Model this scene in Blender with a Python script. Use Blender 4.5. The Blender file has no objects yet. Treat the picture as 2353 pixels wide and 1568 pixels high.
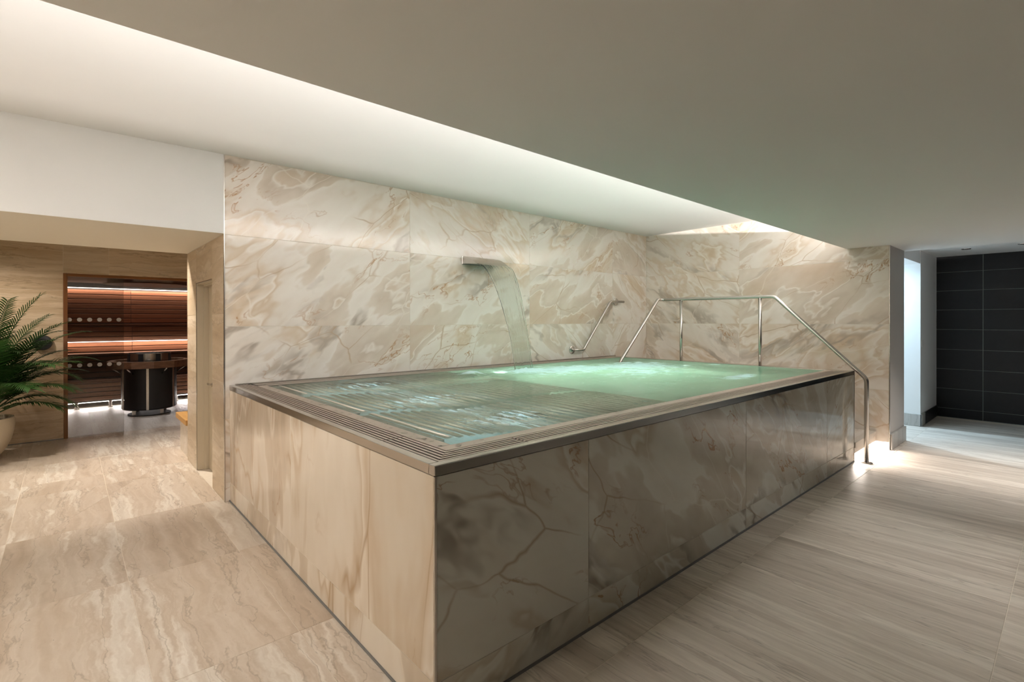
import bpy, bmesh, math, random
from mathutils import Vector, Matrix, noise

random.seed(7)
sc = bpy.context.scene
COL = sc.collection

# ------------------------------------------------------------------ camera
cam_d = bpy.data.cameras.new('camera'); cam = bpy.data.objects.new('camera', cam_d); COL.objects.link(cam)
yaw, pitch, roll = 0.844785843, -0.00247, -0.00106
fw = Vector((math.cos(yaw)*math.cos(pitch), math.sin(yaw)*math.cos(pitch), math.sin(pitch)))
rt = Vector((math.sin(yaw), -math.cos(yaw), 0)); up = rt.cross(fw)
rt, up = (rt*math.cos(roll)+up*math.sin(roll)), (up*math.cos(roll)-rt*math.sin(roll))
M = Matrix((rt, up, -fw)).transposed().to_4x4(); M.translation = Vector((-1.0568, -1.6390, 1.57))
cam.matrix_world = M
cam_d.sensor_fit = 'HORIZONTAL'; cam_d.sensor_width = 36; cam_d.lens = 36*1152.96/2353
cam_d.shift_y = -43.894/2353; cam_d.clip_start = 0.02
sc.camera = cam

# ------------------------------------------------------------------ world, colour management
w = bpy.data.worlds.new('world'); sc.world = w; w.use_nodes = True
w.node_tree.nodes['Background'].inputs[0].default_value = (0, 0, 0, 1)
sc.view_settings.view_transform = 'Standard'; sc.view_settings.look = 'None'
sc.view_settings.exposure = 0.42; sc.view_settings.gamma = 1.0; sc.view_settings.use_curve_mapping = False
sc.cycles.sample_clamp_indirect = 3.0
sc.cycles.max_bounces = 7; sc.cycles.diffuse_bounces = 4; sc.cycles.glossy_bounces = 2; sc.cycles.transmission_bounces = 4; sc.cycles.transparent_max_bounces = 8
sc.cycles.caustics_reflective = False; sc.cycles.use_adaptive_sampling = True; sc.cycles.adaptive_threshold = 0.15

# ------------------------------------------------------------------ lights of the place, plus added fill
def area(name, loc, direction, sx, sy, power, col, spread=180):
    d = bpy.data.lights.new(name, 'AREA'); d.shape = 'RECTANGLE'; d.size = sx; d.size_y = sy
    d.energy = power; d.color = col; d.spread = math.radians(spread)
    o = bpy.data.objects.new(name, d); COL.objects.link(o); o.location = loc
    o.rotation_euler = Vector(direction).to_track_quat('-Z', 'Y').to_euler()
    return o
def spot(name, loc, direction, power, col, size=110, blend=0.6, rad=0.04):
    d = bpy.data.lights.new(name, 'SPOT'); d.energy = power; d.color = col
    d.spot_size = math.radians(size); d.spot_blend = blend; d.shadow_soft_size = rad
    o = bpy.data.objects.new(name, d); COL.objects.link(o); o.location = loc
    o.rotation_euler = Vector(direction).to_track_quat('-Z', 'Y').to_euler()
    return o
def point(name, loc, power, col, rad=0.05):
    d = bpy.data.lights.new(name, 'POINT'); d.energy = power; d.color = col; d.shadow_soft_size = rad
    o = bpy.data.objects.new(name, d); COL.objects.link(o); o.location = loc
    return o
WARM = (1.0, 0.89, 0.755); NEUT = (1.0, 0.955, 0.91); COOL = (0.56, 0.80, 1.0)
# LED strip lying in the ceiling cove above the dropped ceiling's edge
area('cove_led', (1.6, -0.72, 2.605), (0, 0.75, 0.66), 9.4, 0.03, 640, (1.0, 0.96, 0.94))
# LED under the first pool step
area('step_led', (5.93, 0.07, 0.085), (0, -0.12, -1), 0.84, 0.02, 70, (1.0, 0.88, 0.78))
# downlights: vestibule before the sauna, the lounge area to the left, the right-hand room, plus unseen added fill
spot('vestibule_downlight', (-0.55, 5.35, 2.74), (0.02, -0.22, -1), 190, WARM, 95, 0.8)
spot('plant_downlight', (-2.05, 6.15, 2.74), (0.25, 0.25, -1), 72, WARM, 110, 0.7, 0.03)
spot('lounge_downlight', (-2.9, 2.3, 2.99), (0.35, 0, -1), 84, WARM, 140, 0.9, 0.08)
spot('lounge_downlight', (-2.7, 0.2, 2.45), (0.35, 0.1, -1), 36, WARM, 140, 0.9, 0.08)
for x, y, p in ((3.2, -1.7, 62), (6.2, -1.5, 195)):
    spot('room_downlight_fill', (x, y, 2.46), (0, 0.1, -1), p, NEUT, 84, 1.0, 0.08)  # nearer one is an unseen fill added for floor and soffit
spot('soffit_fill', (-3.5, 1.6, 2.98), (-0.8, 0, -1), 240, NEUT, 120, 0.9, 0.08)  # unseen lamp added to bounce light off the left wall onto the soffit
# daylight-white lamp in the side room behind the pier
spot('side_room_lamp', (8.20, 1.72, 2.33), (-0.25, -1, -0.85), 240, COOL, 150, 0.4, 0.035)
area('side_room_panel', (7.75, 0.45, 2.39), (0, 0.1, -1), 0.7, 0.5, 16, COOL)
# underwater lamps
for k, (x, y, z, p) in enumerate([(2.9, 2.3, 0.18, 34), (3.8, 1.7, 0.13, 62), (3.3, 0.6, 0.35, 26)]):
    point('pool_lamp', (x, y, z), p*.62, (0.68, 1.0, 0.79), 0.0)
for y in (0.85, 1.85, 2.75):
    point('lounger_lamp', (0.86, y-0.28, 0.66), 4.5, (0.52, 0.80, 1.0), 0.0)

# ------------------------------------------------------------------ node helpers
class NT:
    def __init__(s, name):
        s.m = bpy.data.materials.new(name); s.m.use_nodes = True
        s.t = s.m.node_tree; s.t.nodes.clear()
        s.out = s.t.nodes.new('ShaderNodeOutputMaterial')
    def n(s, typ, ins=None, **props):
        nd = s.t.nodes.new('ShaderNode'+typ)
        for k, v in props.items(): setattr(nd, k, v)
        for k, v in (ins or {}).items():
            sock = nd.inputs[k]
            if isinstance(v, bpy.types.NodeSocket): s.t.links.new(v, sock)
            else: sock.default_value = v
        return nd
    def math(s, op, a, b=0.0, clamp=False):
        return s.n('Math', {0: a, 1: b}, operation=op, use_clamp=clamp).outputs[0]
    def vmath(s, op, a, b=(0, 0, 0)):
        return s.n('VectorMath', {0: a, 1: b}, operation=op).outputs[0]
    def ramp(s, f, stops, interp='LINEAR'):
        r = s.n('ValToRGB', {0: f}); r.color_ramp.interpolation = interp
        e = r.color_ramp.elements
        while len(e) < len(stops): e.new(0.5)
        for el, (p, c) in zip(e, stops):
            el.position = p; el.color = (c[0], c[1], c[2], 1) if len(c) == 3 else c
        return r.outputs[0]
    def mix(s, f, a, b, bt='MIX'):
        nd = s.n('Mix', data_type='RGBA', blend_type=bt)
        for sock, v in ((nd.inputs[0], f), (nd.inputs[6], a), (nd.inputs[7], b)):
            if isinstance(v, bpy.types.NodeSocket): s.t.links.new(v, sock)
            else: sock.default_value = v if not isinstance(v, tuple) or len(v) == 4 else (*v, 1)
        return nd.outputs[2]
    def range(s, v, a, b, c=0.0, d=1.0, smooth=False):
        nd = s.n('MapRange', {0: v, 1: a, 2: b, 3: c, 4: d})
        if smooth: nd.interpolation_type = 'SMOOTHSTEP'
        return nd.outputs[0]
    def noise(s, vec, scale, detail=4, rough=0.55, dist=0.0):
        nd = s.n('TexNoise', {'Vector': vec, 'Scale': scale, 'Detail': detail, 'Roughness': rough, 'Distortion': dist})
        return nd.outputs
    def coords(s, stretch=(1, 1, 1), rnd=True):
        co = s.n('TexCoord').outputs['Object']
        v = co
        if rnd:
            r = s.n('ObjectInfo').outputs['Random']
            a = s.math('MULTIPLY', r, 37.3); b = s.math('MULTIPLY', r, 91.7); c = s.math('MULTIPLY', r, 53.9)
            v = s.vmath('ADD', co, s.n('CombineXYZ', {0: a, 1: b, 2: c}).outputs[0])
        if stretch != (1, 1, 1): v = s.vmath('MULTIPLY', v, stretch)
        return v
    def bsdf(s, col, rough=0.5, metal=0.0, normal=None, spec=0.5, coat=0.0):
        ins = {'Base Color': col if isinstance(col, bpy.types.NodeSocket) else (*col, 1), 'Roughness': rough, 'Metallic': metal, 'Specular IOR Level': spec}
        if coat: ins['Coat Weight'] = coat; ins['Coat Roughness'] = 0.05
        b = s.n('BsdfPrincipled', ins)
        if normal is not None: s.t.links.new(normal, b.inputs['Normal'])
        return b
    def done(s, shader):
        s.t.links.new(shader.outputs[0] if hasattr(shader, 'outputs') else shader, s.out.inputs[0]); return s.m
    def bump(s, h, strength=0.2, dist=0.01):
        return s.n('Bump', {'Height': h, 'Strength': strength, 'Distance': dist}).outputs[0]

def plain(name, col, rough=0.6, metal=0.0, var=0.0, scale=8, spec=0.5, bump=0.0):
    t = NT(name); c = col; nrm = None
    if var or bump:
        f = t.noise(t.coords(), scale, 5)[0]
        if var: c = t.mix(f, tuple(max(0, x*(1-var)) for x in col), tuple(min(1, x*(1+var)) for x in col))
        if bump: nrm = t.bump(f, bump, 0.003)
    return t.done(t.bsdf(c, rough, metal, nrm, spec))

def onyx(name, stretch=(1, 1, 1), tint=(1, 1, 1), rough=0.07, dark=1.0):
    t = NT(name)
    if stretch == (1, 1, 1):
        co = t.n('SeparateXYZ', {0: t.n('TexCoord').outputs['Object']}).outputs
        rn = t.n('ObjectInfo').outputs['Random']
        u = t.math('ADD', co[0], co[1]); sg = t.range(t.math('GREATER_THAN', t.math('FRACT', t.math('MULTIPLY', rn, 7.77)), .35), 0, 1, -1, 1)
        v = t.math('MULTIPLY', co[2], sg)
        a = t.math('ADD', t.math('MULTIPLY', u, .80), t.math('MULTIPLY', v, .60))
        b = t.math('SUBTRACT', t.math('MULTIPLY', v, .80), t.math('MULTIPLY', u, .60))
        p = t.n('CombineXYZ', {0: t.math('ADD', t.math('MULTIPLY', a, .62), t.math('MULTIPLY', rn, 37.3)), 1: t.math('ADD', t.math('MULTIPLY', b, 1.35), t.math('MULTIPLY', rn, 91.7)), 2: t.math('MULTIPLY', rn, 53.9)}).outputs[0]
    else:
        p = t.coords(stretch)
    wn = t.n('TexNoise', {'Vector': p, 'Scale': 0.9, 'Detail': 4.0, 'Roughness': 0.6}).outputs[1]
    wv = t.vmath('SCALE', t.vmath('SUBTRACT', wn, (0.5, 0.5, 0.5))); wv.node.inputs[3].default_value = 1.1
    pw = t.vmath('ADD', p, wv)
    A = t.noise(pw, 0.95, 4, 0.5)[0]
    T = lambda r, g, b: (r*tint[0], g*tint[1], b*tint[2])
    base = t.ramp(A, [(0.0, T(.50, .40, .31)), (.30, T(.58, .46, .35)), (.365, T(.64, .53, .42)), (.378, T(.86, .81, .75)),
                      (.395, T(.60, .51, .42)), (.46, T(.72, .64, .55)), (.478, T(.88, .84, .79)), (.55, T(.80, .74, .67)),
                      (.585, T(.64, .52, .39)), (.600, T(.88, .83, .77)), (.65, T(.64, .51, .37)), (.71, T(.74, .67, .58)), (1.0, T(.86, .82, .77))])
    # soft clouds
    cl = t.range(t.noise(p, 2.2, 4, 0.6)[0], .35, .68)
    base = t.mix(t.math('MULTIPLY', cl, .42), base, (*T(.80, .765, .72), 1))
    # brown-grey vein band along one contour
    g = t.noise(pw, 0.62, 5, 0.55)[0]
    d = t.math('ABSOLUTE', t.math('SUBTRACT', g, .47))
    m1 = t.range(d, .0, .030, 1.0, 0.0, True)
    msk = t.range(t.noise(p, 1.3, 2)[0], .45, .62)
    base = t.mix(t.math('MULTIPLY', t.math('MULTIPLY', m1, msk), .8*dark), base, (*T(.33, .27, .215), 1))
    # rusty thin veins
    v1 = t.noise(pw, 1.45, 5, 0.62)[0]
    d = t.math('ABSOLUTE', t.math('SUBTRACT', v1, .5))
    m2 = t.range(d, .0, .011, 1.0, 0.0)
    msk = t.range(t.noise(t.vmath('ADD', p, (9, 3, 5)), 1.7, 3)[0], .50, .66)
    base = t.mix(t.math('MULTIPLY', t.math('MULTIPLY', m2, msk), .95*dark), base, (*T(.42, .22, .085), 1))
    # straight fracture lines
    ps = t.vmath('ADD', t.vmath('MULTIPLY', p, (1.0, 1.0, 1.0)), t.vmath('MULTIPLY', wv, (.32, .32, .32)))
    vo = t.n('TexVoronoi', {'Vector': ps, 'Scale': 1.5, 'Randomness': 1.0}, feature='DISTANCE_TO_EDGE').outputs[0]
    m3 = t.range(vo, .0, .011, 1.0, 0.0)
    mk = t.noise(t.vmath('ADD', p, (4, 8, 2)), 1.1, 2)[0]
    base = t.mix(t.math('MULTIPLY', m3, t.range(mk, .45, .6, 0, .6)), base, (*T(.88, .83, .76), 1))
    base = t.mix(t.math('MULTIPLY', m3, t.range(mk, .52, .42, 0, .75)), base, (*T(.46, .32, .19), 1))
    return t.done(t.bsdf(base, rough, 0, None, .5))

def travertine(name, along, cols, rough=0.33, scale=1.0, wav=0.10):
    """banded stone; `along` 0/1 = the axis the bands run along (others cross it); wall bands run along x or y and stack in z"""
    t = NT(name); p = t.coords()
    st = [7*scale, 7*scale, 7*scale]; st[along] = 0.42*scale
    wn = t.n('TexNoise', {'Vector': p, 'Scale': 2.2, 'Detail': 5.0, 'Roughness': 0.6}).outputs[1]
    wv = t.vmath('SCALE', t.vmath('SUBTRACT', wn, (0.5, 0.5, 0.5))); wv.node.inputs[3].default_value = wav
    pw = t.vmath('MULTIPLY', t.vmath('ADD', p, wv), tuple(st))
    A = t.noise(pw, .55, 5, .62)[0]
    B = t.noise(pw, 2.6, 4, .6)[0]
    c = t.ramp(A, [(.25, cols[0]), (.40, cols[1]), (.47, cols[2]), (.50, cols[1]), (.56, cols[3]), (.62, cols[2]), (.75, cols[3])])
    c = t.mix(t.range(B, .40, .70, 0, .34), c, (*cols[0], 1))
    line = t.range(t.math('ABSOLUTE', t.math('SUBTRACT', t.noise(pw, .9, 4, .5)[0], .52)), 0, .012, 1, 0)
    c = t.mix(t.math('MULTIPLY', line, .5), c, (*[x*.72 for x in cols[0]], 1))
    # pits
    pit = t.noise(t.vmath('MULTIPLY', p, tuple(26 if k == along else 60 for k in range(3))), 1.0, 3, .6)[0]
    pm = t.math('MULTIPLY', t.range(pit, .70, .745), t.range(A, .42, .60, 1, 0))
    c = t.mix(t.math('MULTIPLY', pm, .7), c, (*[x*.45 for x in cols[0]], 1))
    # every slab a little different
    r = t.n('ObjectInfo').outputs['Random']
    hv = t.n('HueSaturation', {'Value': t.range(r, 0, 1, .93, 1.05), 'Color': c}).outputs[0]
    return t.done(t.bsdf(hv, rough, 0, t.bump(t.math('SUBTRACT', A, t.math('MULTIPLY', pm, .6)), .06, .004), .45))

def wood(name, along, c0, c1, rough=0.5):
    t = NT(name); p = t.coords()
    st = [26, 26, 26]; st[along] = 1.1
    A = t.noise(t.vmath('MULTIPLY', p, tuple(st)), 1.0, 5, .6, .4)[0]
    c = t.mix(t.range(A, .3, .7), (*c0, 1), (*c1, 1))
    r = t.n('ObjectInfo').outputs['Random']
    c = t.n('HueSaturation', {'Value': t.range(r, 0, 1, .8, 1.15), 'Color': c}).outputs[0]
    return t.done(t.bsdf(c, rough, 0, t.bump(A, .1, .002)))

def steel(name, col=(.62, .60, .57), rough=.26, along=None):
    t = NT(name); p = t.coords()
    if along is not None:
        st = [90, 90, 90]; st[along] = 2.0
        p = t.vmath('MULTIPLY', p, tuple(st))
        f = t.noise(p, 1.0, 3)[0]
    else:
        f = t.noise(p, 30, 3)[0]
    return t.done(t.bsdf(col, t.range(f, .3, .7, rough*.96, rough*1.05), 1.0))

def emit(name, col, s):
    t = NT(name); e = t.n('Emission', {0: (*col, 1), 1: s}); m = t.done(e); m.cycles.emission_sampling = 'NONE'; return m   # the strips' light comes from the lamps set in them

MT = dict(
    onyx=onyx('onyx_tile', (1, 1, 1), (1.09, 1.06, 1.04)),
    onyx_side=onyx('onyx_side_tile', (1, 1.1, .36), (1.0, .95, .88), .09, .45),
    onyx_shaded=onyx('onyx_shaded_tile', (1, 1, 1), (.86, .90, .88), .05, 1.2),  # same onyx tinted darker and greener, the front's weak light in its colour
    floor=travertine('travertine_floor', 1, [(.43, .335, .25), (.61, .51, .415), (.68, .59, .50), (.84, .78, .70)], wav=.17),
    floor2=travertine('grained_floor', 1, [(.38, .32, .265), (.60, .52, .445), (.68, .60, .52), (.78, .705, .62)], .5, 1.5, .05),
    saunafloor=travertine('sauna_floor', 1, [(.50, .45, .40), (.60, .55, .50), (.64, .59, .54), (.70, .66, .61)], .4),
    wallx=travertine('travertine_wall', 0, [(.40, .28, .165), (.55, .41, .265), (.63, .49, .34), (.70, .57, .42)], .38),
    wally=travertine('travertine_jamb', 1, [(.48, .36, .24), (.60, .48, .34), (.66, .54, .40), (.74, .63, .50)], .4, .8, .2),
    skirt=travertine('stone_skirting', 2, [(.38, .36, .33), (.48, .46, .43), (.54, .52, .49), (.60, .58, .55)], .45),
    steptile=travertine('step_tile', 0, [(.58, .49, .40), (.68, .60, .51), (.72, .65, .57), (.80, .73, .66)], .4),
    grout=plain('grout', (.76, .68, .58), .8, var=.1, scale=40),
    grout_d=plain('grout_pale', (.66, .62, .55), .7, var=.1),
    sealant=plain('sealant', (.20, .20, .20), .6),
    plaster=plain('white_plaster', (.90, .89, .875), .75, var=.015, scale=3),
    plaster_c=plain('ceiling_plaster', (.88, .87, .85), .75, var=.012, scale=2),
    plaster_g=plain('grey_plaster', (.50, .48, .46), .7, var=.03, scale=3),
    plaster_d=plain('dark_plaster', (.20, .19, .18), .7, var=.03, scale=3),
    cream=plain('cream_paint', (.86, .81, .70), .7, var=.01),
    doorp=plain('door_paint', (.58, .50, .38), .5, var=.02),
    dark=plain('dark_matte', (.05, .045, .04), .7),  # flat near-black for cores, carcasses and backing
    slot=plain('drain_channel', (.022, .016, .012), .7),
    steel=steel('brushed_steel', (.60, .565, .53), .24),
    steel_x=steel('brushed_steel_long', (.56, .53, .50), .22, 0),
    steel_refl=steel('fascia_reflection_steel', (.30, .285, .265), .20, 0),  # rim steel darkened to paint in a dark reflection
    steel_y=steel('brushed_steel_deep', (.56, .52, .48), .22, 1),
    grate=steel('grate_steel', (.55, .48, .43), .38),
    basin=plain('pool_steel', (.54, .57, .51), .38, .30, .08, 3),
    panel=plain('head_panel_dark_reflection', (.30, .29, .27), .4, .3, .05, 5),  # steel greyed down, a dark reflection put into its colour
    tube=plain('tube_steel', (.76, .68, .60), .32, .4, .04, 6),
    slate=plain('slate_tile', (.014, .0145, .016), .42, var=.25, scale=14, spec=.3, bump=.1),
    slategrout=plain('slate_grout', (.20, .22, .20), .8),
    wood_x=wood('sauna_wood', 0, (.13, .058, .03), (.24, .115, .062), .6),
    wood_frame=wood('frame_wood', 2, (.16, .055, .012), (.26, .10, .02), .45),
    wood_lt=wood('oak', 1, (.50, .26, .08), (.62, .36, .13), .5),
    wood_rail=wood('walnut', 0, (.10, .045, .022), (.19, .09, .045), .5),
    black=plain('black_enamel', (.012, .012, .013), .42, var=.2, scale=30),
    blackp=plain('black_plastic', (.02, .02, .022), .5),
    white=plain('white_enamel', (.85, .84, .82), .4),
    dot=plain('frosted_dot', (.32, .29, .27), .7),
    pot=plain('pot_stone', (.66, .56, .42), .85, var=.12, scale=120, bump=.25),
    soil=plain('soil', (.035, .022, .014), .95, var=.4, scale=60, bump=.5),
    led=emit('led_white', (1, .95, .9), 9.0),
    ledw=emit('led_warm', (1, .86, .76), 6.0),
    ledb=emit('lamp_lens', (.60, .82, 1.0), 5.0),
    ledg=emit('pool_lens', (.75, 1.0, .95), 3.0),
    stone=plain('sauna_stone', (.10, .095, .09), .85, var=.4, scale=20, bump=.5),
)
def leafmat():
    t = NT('palm_leaf'); f = t.noise(t.coords(), 9, 3)[0]
    r = t.n('ObjectInfo').outputs['Random']
    c = t.mix(f, (.018, .058, .016, 1), (.05, .125, .025, 1))
    c = t.n('HueSaturation', {'Value': t.range(r, 0, 1, .65, 1.5), 'Color': c}).outputs[0]
    a = t.bsdf(c, .36); b = t.n('BsdfTranslucent', {0: c})
    return t.done(t.n('MixShader', {0: .22, 1: a.outputs[0], 2: b.outputs[0]}))
MT['leaf'] = leafmat()
def glassmat(name, tint, refl=1.45):
    t = NT(name); fr = t.n('Fresnel', {0: refl}).outputs[0]
    a = t.n('BsdfTransparent', {0: (*tint, 1)}); g = t.n('BsdfGlossy', {0: (.9, .9, .9, 1), 1: .02})
    return t.done(t.n('MixShader', {0: fr, 1: a.outputs[0], 2: g.outputs[0]}))
MT['glass'] = glassmat('sauna_glass', (.80, .80, .79))
def watermat():
    t = NT('pool_water'); co = t.coords(rnd=False)
    h = t.noise(co, 9, 4, .6, .6)[0]
    nrm = t.bump(h, .16, .03)
    gl = t.n('BsdfGlass', {0: (.90, .96, .91, 1), 1: .015, 2: 1.33, 'Normal': nrm})
    tr = t.n('BsdfTranslucent', {0: (.58, .76, .62, 1)})
    sx = t.n('SeparateXYZ', {0: co}).outputs[0]
    s = t.n('MixShader', {0: t.range(sx, -1.7, -.3, .12, .40), 1: gl.outputs[0], 2: tr.outputs[0]})
    at = t.n('Attribute', attribute_name='foam').outputs['Fac']
    cs = t.n('SeparateXYZ', {0: co}).outputs
    cu = t.math('SUBTRACT', t.math('MULTIPLY', cs[0], 3.6), t.math('MULTIPLY', cs[1], 3.2))
    cv = t.math('ADD', t.math('MULTIPLY', cs[0], 8.0), t.math('MULTIPLY', cs[1], 9.5))
    st = t.range(t.noise(t.n('CombineXYZ', {0: cu, 1: cv}).outputs[0], 1.0, 6, .70, .9)[0], .32, .68, .15, .85)
    fm = t.math('MULTIPLY', t.range(t.math('ADD', t.math('MULTIPLY', at, .62), t.math('MULTIPLY', st, .75)), .56, .80), .92, True)
    fd = t.n('BsdfDiffuse', {0: (.74, .93, .95, 1)}); ft = t.n('BsdfTranslucent', {0: (.50, .72, .80, 1)})
    fo = t.n('MixShader', {0: .32, 1: fd.outputs[0], 2: ft.outputs[0]})
    return t.done(t.n('MixShader', {0: fm, 1: s.outputs[0], 2: fo.outputs[0]}))
MT['water'] = watermat()
def streammat():
    t = NT('falling_water'); co = t.coords(rnd=False)
    h = t.noise(t.vmath('MULTIPLY', co, (26, 3, 1.3)), 1.0, 3, .5)[0]
    gl = t.n('BsdfGlass', {0: (.95, .98, .96, 1), 1: .01, 2: 1.16, 'Normal': t.bump(h, .45, .03)})
    df = t.n('BsdfTranslucent', {0: (.85, .88, .86, 1)})
    return t.done(t.n('MixShader', {0: .05, 1: gl.outputs[0], 2: df.outputs[0]}))
MT['stream'] = streammat()

# ------------------------------------------------------------------ geometry helpers
WL = {}          # world location of every object made here
CACHE = {}
def tag(o, label, cat, group=None, kind=None):
    o['label'] = label; o['category'] = cat
    if group: o['group'] = group
    if kind: o['kind'] = kind
    return o
def struct(o, label, cat): return tag(o, label, cat, kind='structure')
def link(name, me, loc, parent=None, mat=None):
    o = bpy.data.objects.new(name, me); COL.objects.link(o)
    loc = Vector(loc); WL[o] = loc
    if parent: o.parent = parent; o.location = loc - WL[parent]
    else: o.location = loc
    if mat is not None and me is not None and not me.materials: me.materials.append(mat)
    return o
def empty(name, loc): 
    o = link(name, None, loc); o.empty_display_size = .1; return o
def me_from(verts, faces, name='mesh', smooth=False):
    me = bpy.data.meshes.new(name); me.from_pydata(verts, [], faces); me.update()
    bm = bmesh.new(); bm.from_mesh(me); bmesh.ops.recalc_face_normals(bm, faces=bm.faces); bm.to_mesh(me); bm.free()
    if smooth:
        for p in me.polygons: p.use_smooth = True
    return me
def box(name, b, mat, parent=None, bev=0.0):
    """b = x0,x1,y0,y1,z0,z1 in world metres"""
    x0, x1, y0, y1, z0, z1 = b
    d = (x1-x0, y1-y0, z1-z0); c = Vector(((x0+x1)/2, (y0+y1)/2, (z0+z1)/2))
    key = (round(d[0], 4), round(d[1], 4), round(d[2], 4), round(bev, 4), mat.name)
    me = CACHE.get(key)
    if me is None:
        bm = bmesh.new(); bmesh.ops.create_cube(bm, size=1.0); bmesh.ops.scale(bm, vec=d, verts=bm.verts)
        if bev: bmesh.ops.bevel(bm, geom=bm.edges[:], offset=min(bev, min(d)*.45), segments=1, affect='EDGES', profile=.5)
        me = bpy.data.meshes.new(name); bm.to_mesh(me); bm.free(); me.materials.append(mat); CACHE[key] = me
    return link(name, me, c, parent)
def boxes(name, bs, mat, parent=None, bev=0.0):
    """several boxes joined into one part"""
    bm = bmesh.new(); c = Vector(((bs[0][0]+bs[0][1])/2, (bs[0][2]+bs[0][3])/2, (bs[0][4]+bs[0][5])/2))
    for x0, x1, y0, y1, z0, z1 in bs:
        r = bmesh.ops.create_cube(bm, size=1.0)['verts']
        bmesh.ops.scale(bm, vec=(x1-x0, y1-y0, z1-z0), verts=r)
        bmesh.ops.translate(bm, vec=Vector(((x0+x1)/2, (y0+y1)/2, (z0+z1)/2))-c, verts=r)
    if bev: bmesh.ops.bevel(bm, geom=bm.edges[:], offset=bev, segments=1, affect='EDGES')
    me = bpy.data.meshes.new(name); bm.to_mesh(me); bm.free()
    return link(name, me, c, parent, mat)
def prism(name, poly, z0, z1, mat, parent=None):
    cx = sum(p[0] for p in poly)/len(poly); cy = sum(p[1] for p in poly)/len(poly); n = len(poly)
    v = [(x-cx, y-cy, z0-z1) for x, y in poly]+[(x-cx, y-cy, 0) for x, y in poly]
    f = [tuple(range(n-1, -1, -1)), tuple(range(n, 2*n))]+[(i, (i+1) % n, n+(i+1) % n, n+i) for i in range(n)]
    return link(name, me_from(v, f, name), (cx, cy, z1), parent, mat)
def fillet(pts, r, seg=6):
    pts = [Vector(p) for p in pts]; out = [pts[0]]
    for i in range(1, len(pts)-1):
        a, b, c = pts[i-1], pts[i], pts[i+1]
        u = (a-b).normalized(); v = (c-b).normalized(); ang = u.angle(v)
        if ang > math.pi-.02: out.append(b); continue
        rr = r[i-1] if isinstance(r, (list, tuple)) else r
        t = min(rr/math.tan(ang/2), (a-b).length*.48, (c-b).length*.48); rad = t*math.tan(ang/2)
        cen = b+(u+v).normalized()*(rad/math.sin(ang/2))
        p0 = b+u*t-cen; p1 = b+v*t-cen; tot = p0.angle(p1); ax = p0.cross(p1).normalized()
        for k in range(seg+1): out.append(cen+Matrix.Rotation(tot*k/seg, 3, ax) @ p0)
    out.append(pts[-1]); return out
def tube_me(path, rad, seg=12, cap=True, name='tube'):
    path = [Vector(p) for p in path]; v = []; f = []
    t0 = (path[1]-path[0]).normalized(); ref = Vector((0, 0, 1)) if abs(t0.z) < .9 else Vector((1, 0, 0))
    nrm = t0.cross(ref).normalized()
    for i, p in enumerate(path):
        t = ((path[min(i+1, len(path)-1)]-path[max(i-1, 0)])).normalized()
        nrm = (nrm-t*nrm.dot(t)).normalized(); bn = t.cross(nrm)
        rr = rad[i] if isinstance(rad, (list, tuple)) else rad
        for k in range(seg):
            a = 2*math.pi*k/seg; v.append(tuple(p+(nrm*math.cos(a)+bn*math.sin(a))*rr))
    for i in range(len(path)-1):
        for k in range(seg): f.append((i*seg+k, i*seg+(k+1) % seg, (i+1)*seg+(k+1) % seg, (i+1)*seg+k))
    if cap: f.append(tuple(range(seg-1, -1, -1))); f.append(tuple((len(path)-1)*seg+k for k in range(seg)))
    me = me_from(v, f, name)
    for p in me.polygons: p.use_smooth = len(p.vertices) == 4
    return me
def tube(name, path, rad, mat, parent=None, seg=12):
    c = Vector(path[0]); return link(name, tube_me([Vector(p)-c for p in path], rad, seg), c, parent, mat)
def lathe(name, prof, loc, mat, parent=None, seg=40, axis='Z', smooth=True):
    v = []; f = []; n = len(prof)
    for k in range(seg):
        a = 2*math.pi*k/seg
        for r, z in prof:
            p = (r*math.cos(a), r*math.sin(a), z)
            if axis == 'Y': p = (p[0], -p[2], p[1])
            v.append(p)
    for k in range(seg):
        for i in range(n-1): f.append((k*n+i, ((k+1) % seg)*n+i, ((k+1) % seg)*n+i+1, k*n+i+1))
    if prof[0][0] > 1e-6: f.append(tuple(k*n for k in range(seg)))
    if prof[-1][0] > 1e-6: f.append(tuple(k*n+n-1 for k in range(seg)))
    me = me_from(v, f, name)
    bm = bmesh.new(); bm.from_mesh(me); bmesh.ops.remove_doubles(bm, verts=bm.verts, dist=1e-5); bm.to_mesh(me); bm.free()
    if smooth:
        for p in me.polygons: p.use_smooth = len(p.vertices) <= 4
        me.set_sharp_from_angle(angle=math.radians(40))
    return link(name, me, loc, parent, mat)
G = .0015      # half a grout joint
def tile_wall(parent, plane, pos, front, us, zs, mat, thick=.009, name='tile', skip=None):
    """tiles on a wall: plane 'x' or 'y' at pos, proud towards front (-1/+1)"""
    for i in range(len(us)-1):
        for j in range(len(zs)-1):
            u0, u1, z0, z1 = us[i]+G, us[i+1]-G, zs[j]+G, zs[j+1]-G
            if skip and skip(u0, u1, z0, z1): continue
            a, b = sorted((pos, pos-front*thick))
            bb = (a, b, u0, u1, z0, z1) if plane == 'x' else (u0, u1, a, b, z0, z1)
            box(name, bb, mat, parent, .0012)

h, W, L, XE, ZT, XR, ZS, YF, ZB, YS, YE, YP = 1.011, 3.257, 5.482, -.037, 3.01, 6.363, 2.477, .307, 2.327, 7.317, -.137, 5.02
T0, T1, T2, SK = .722, 1.522, 2.319, .166

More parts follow.
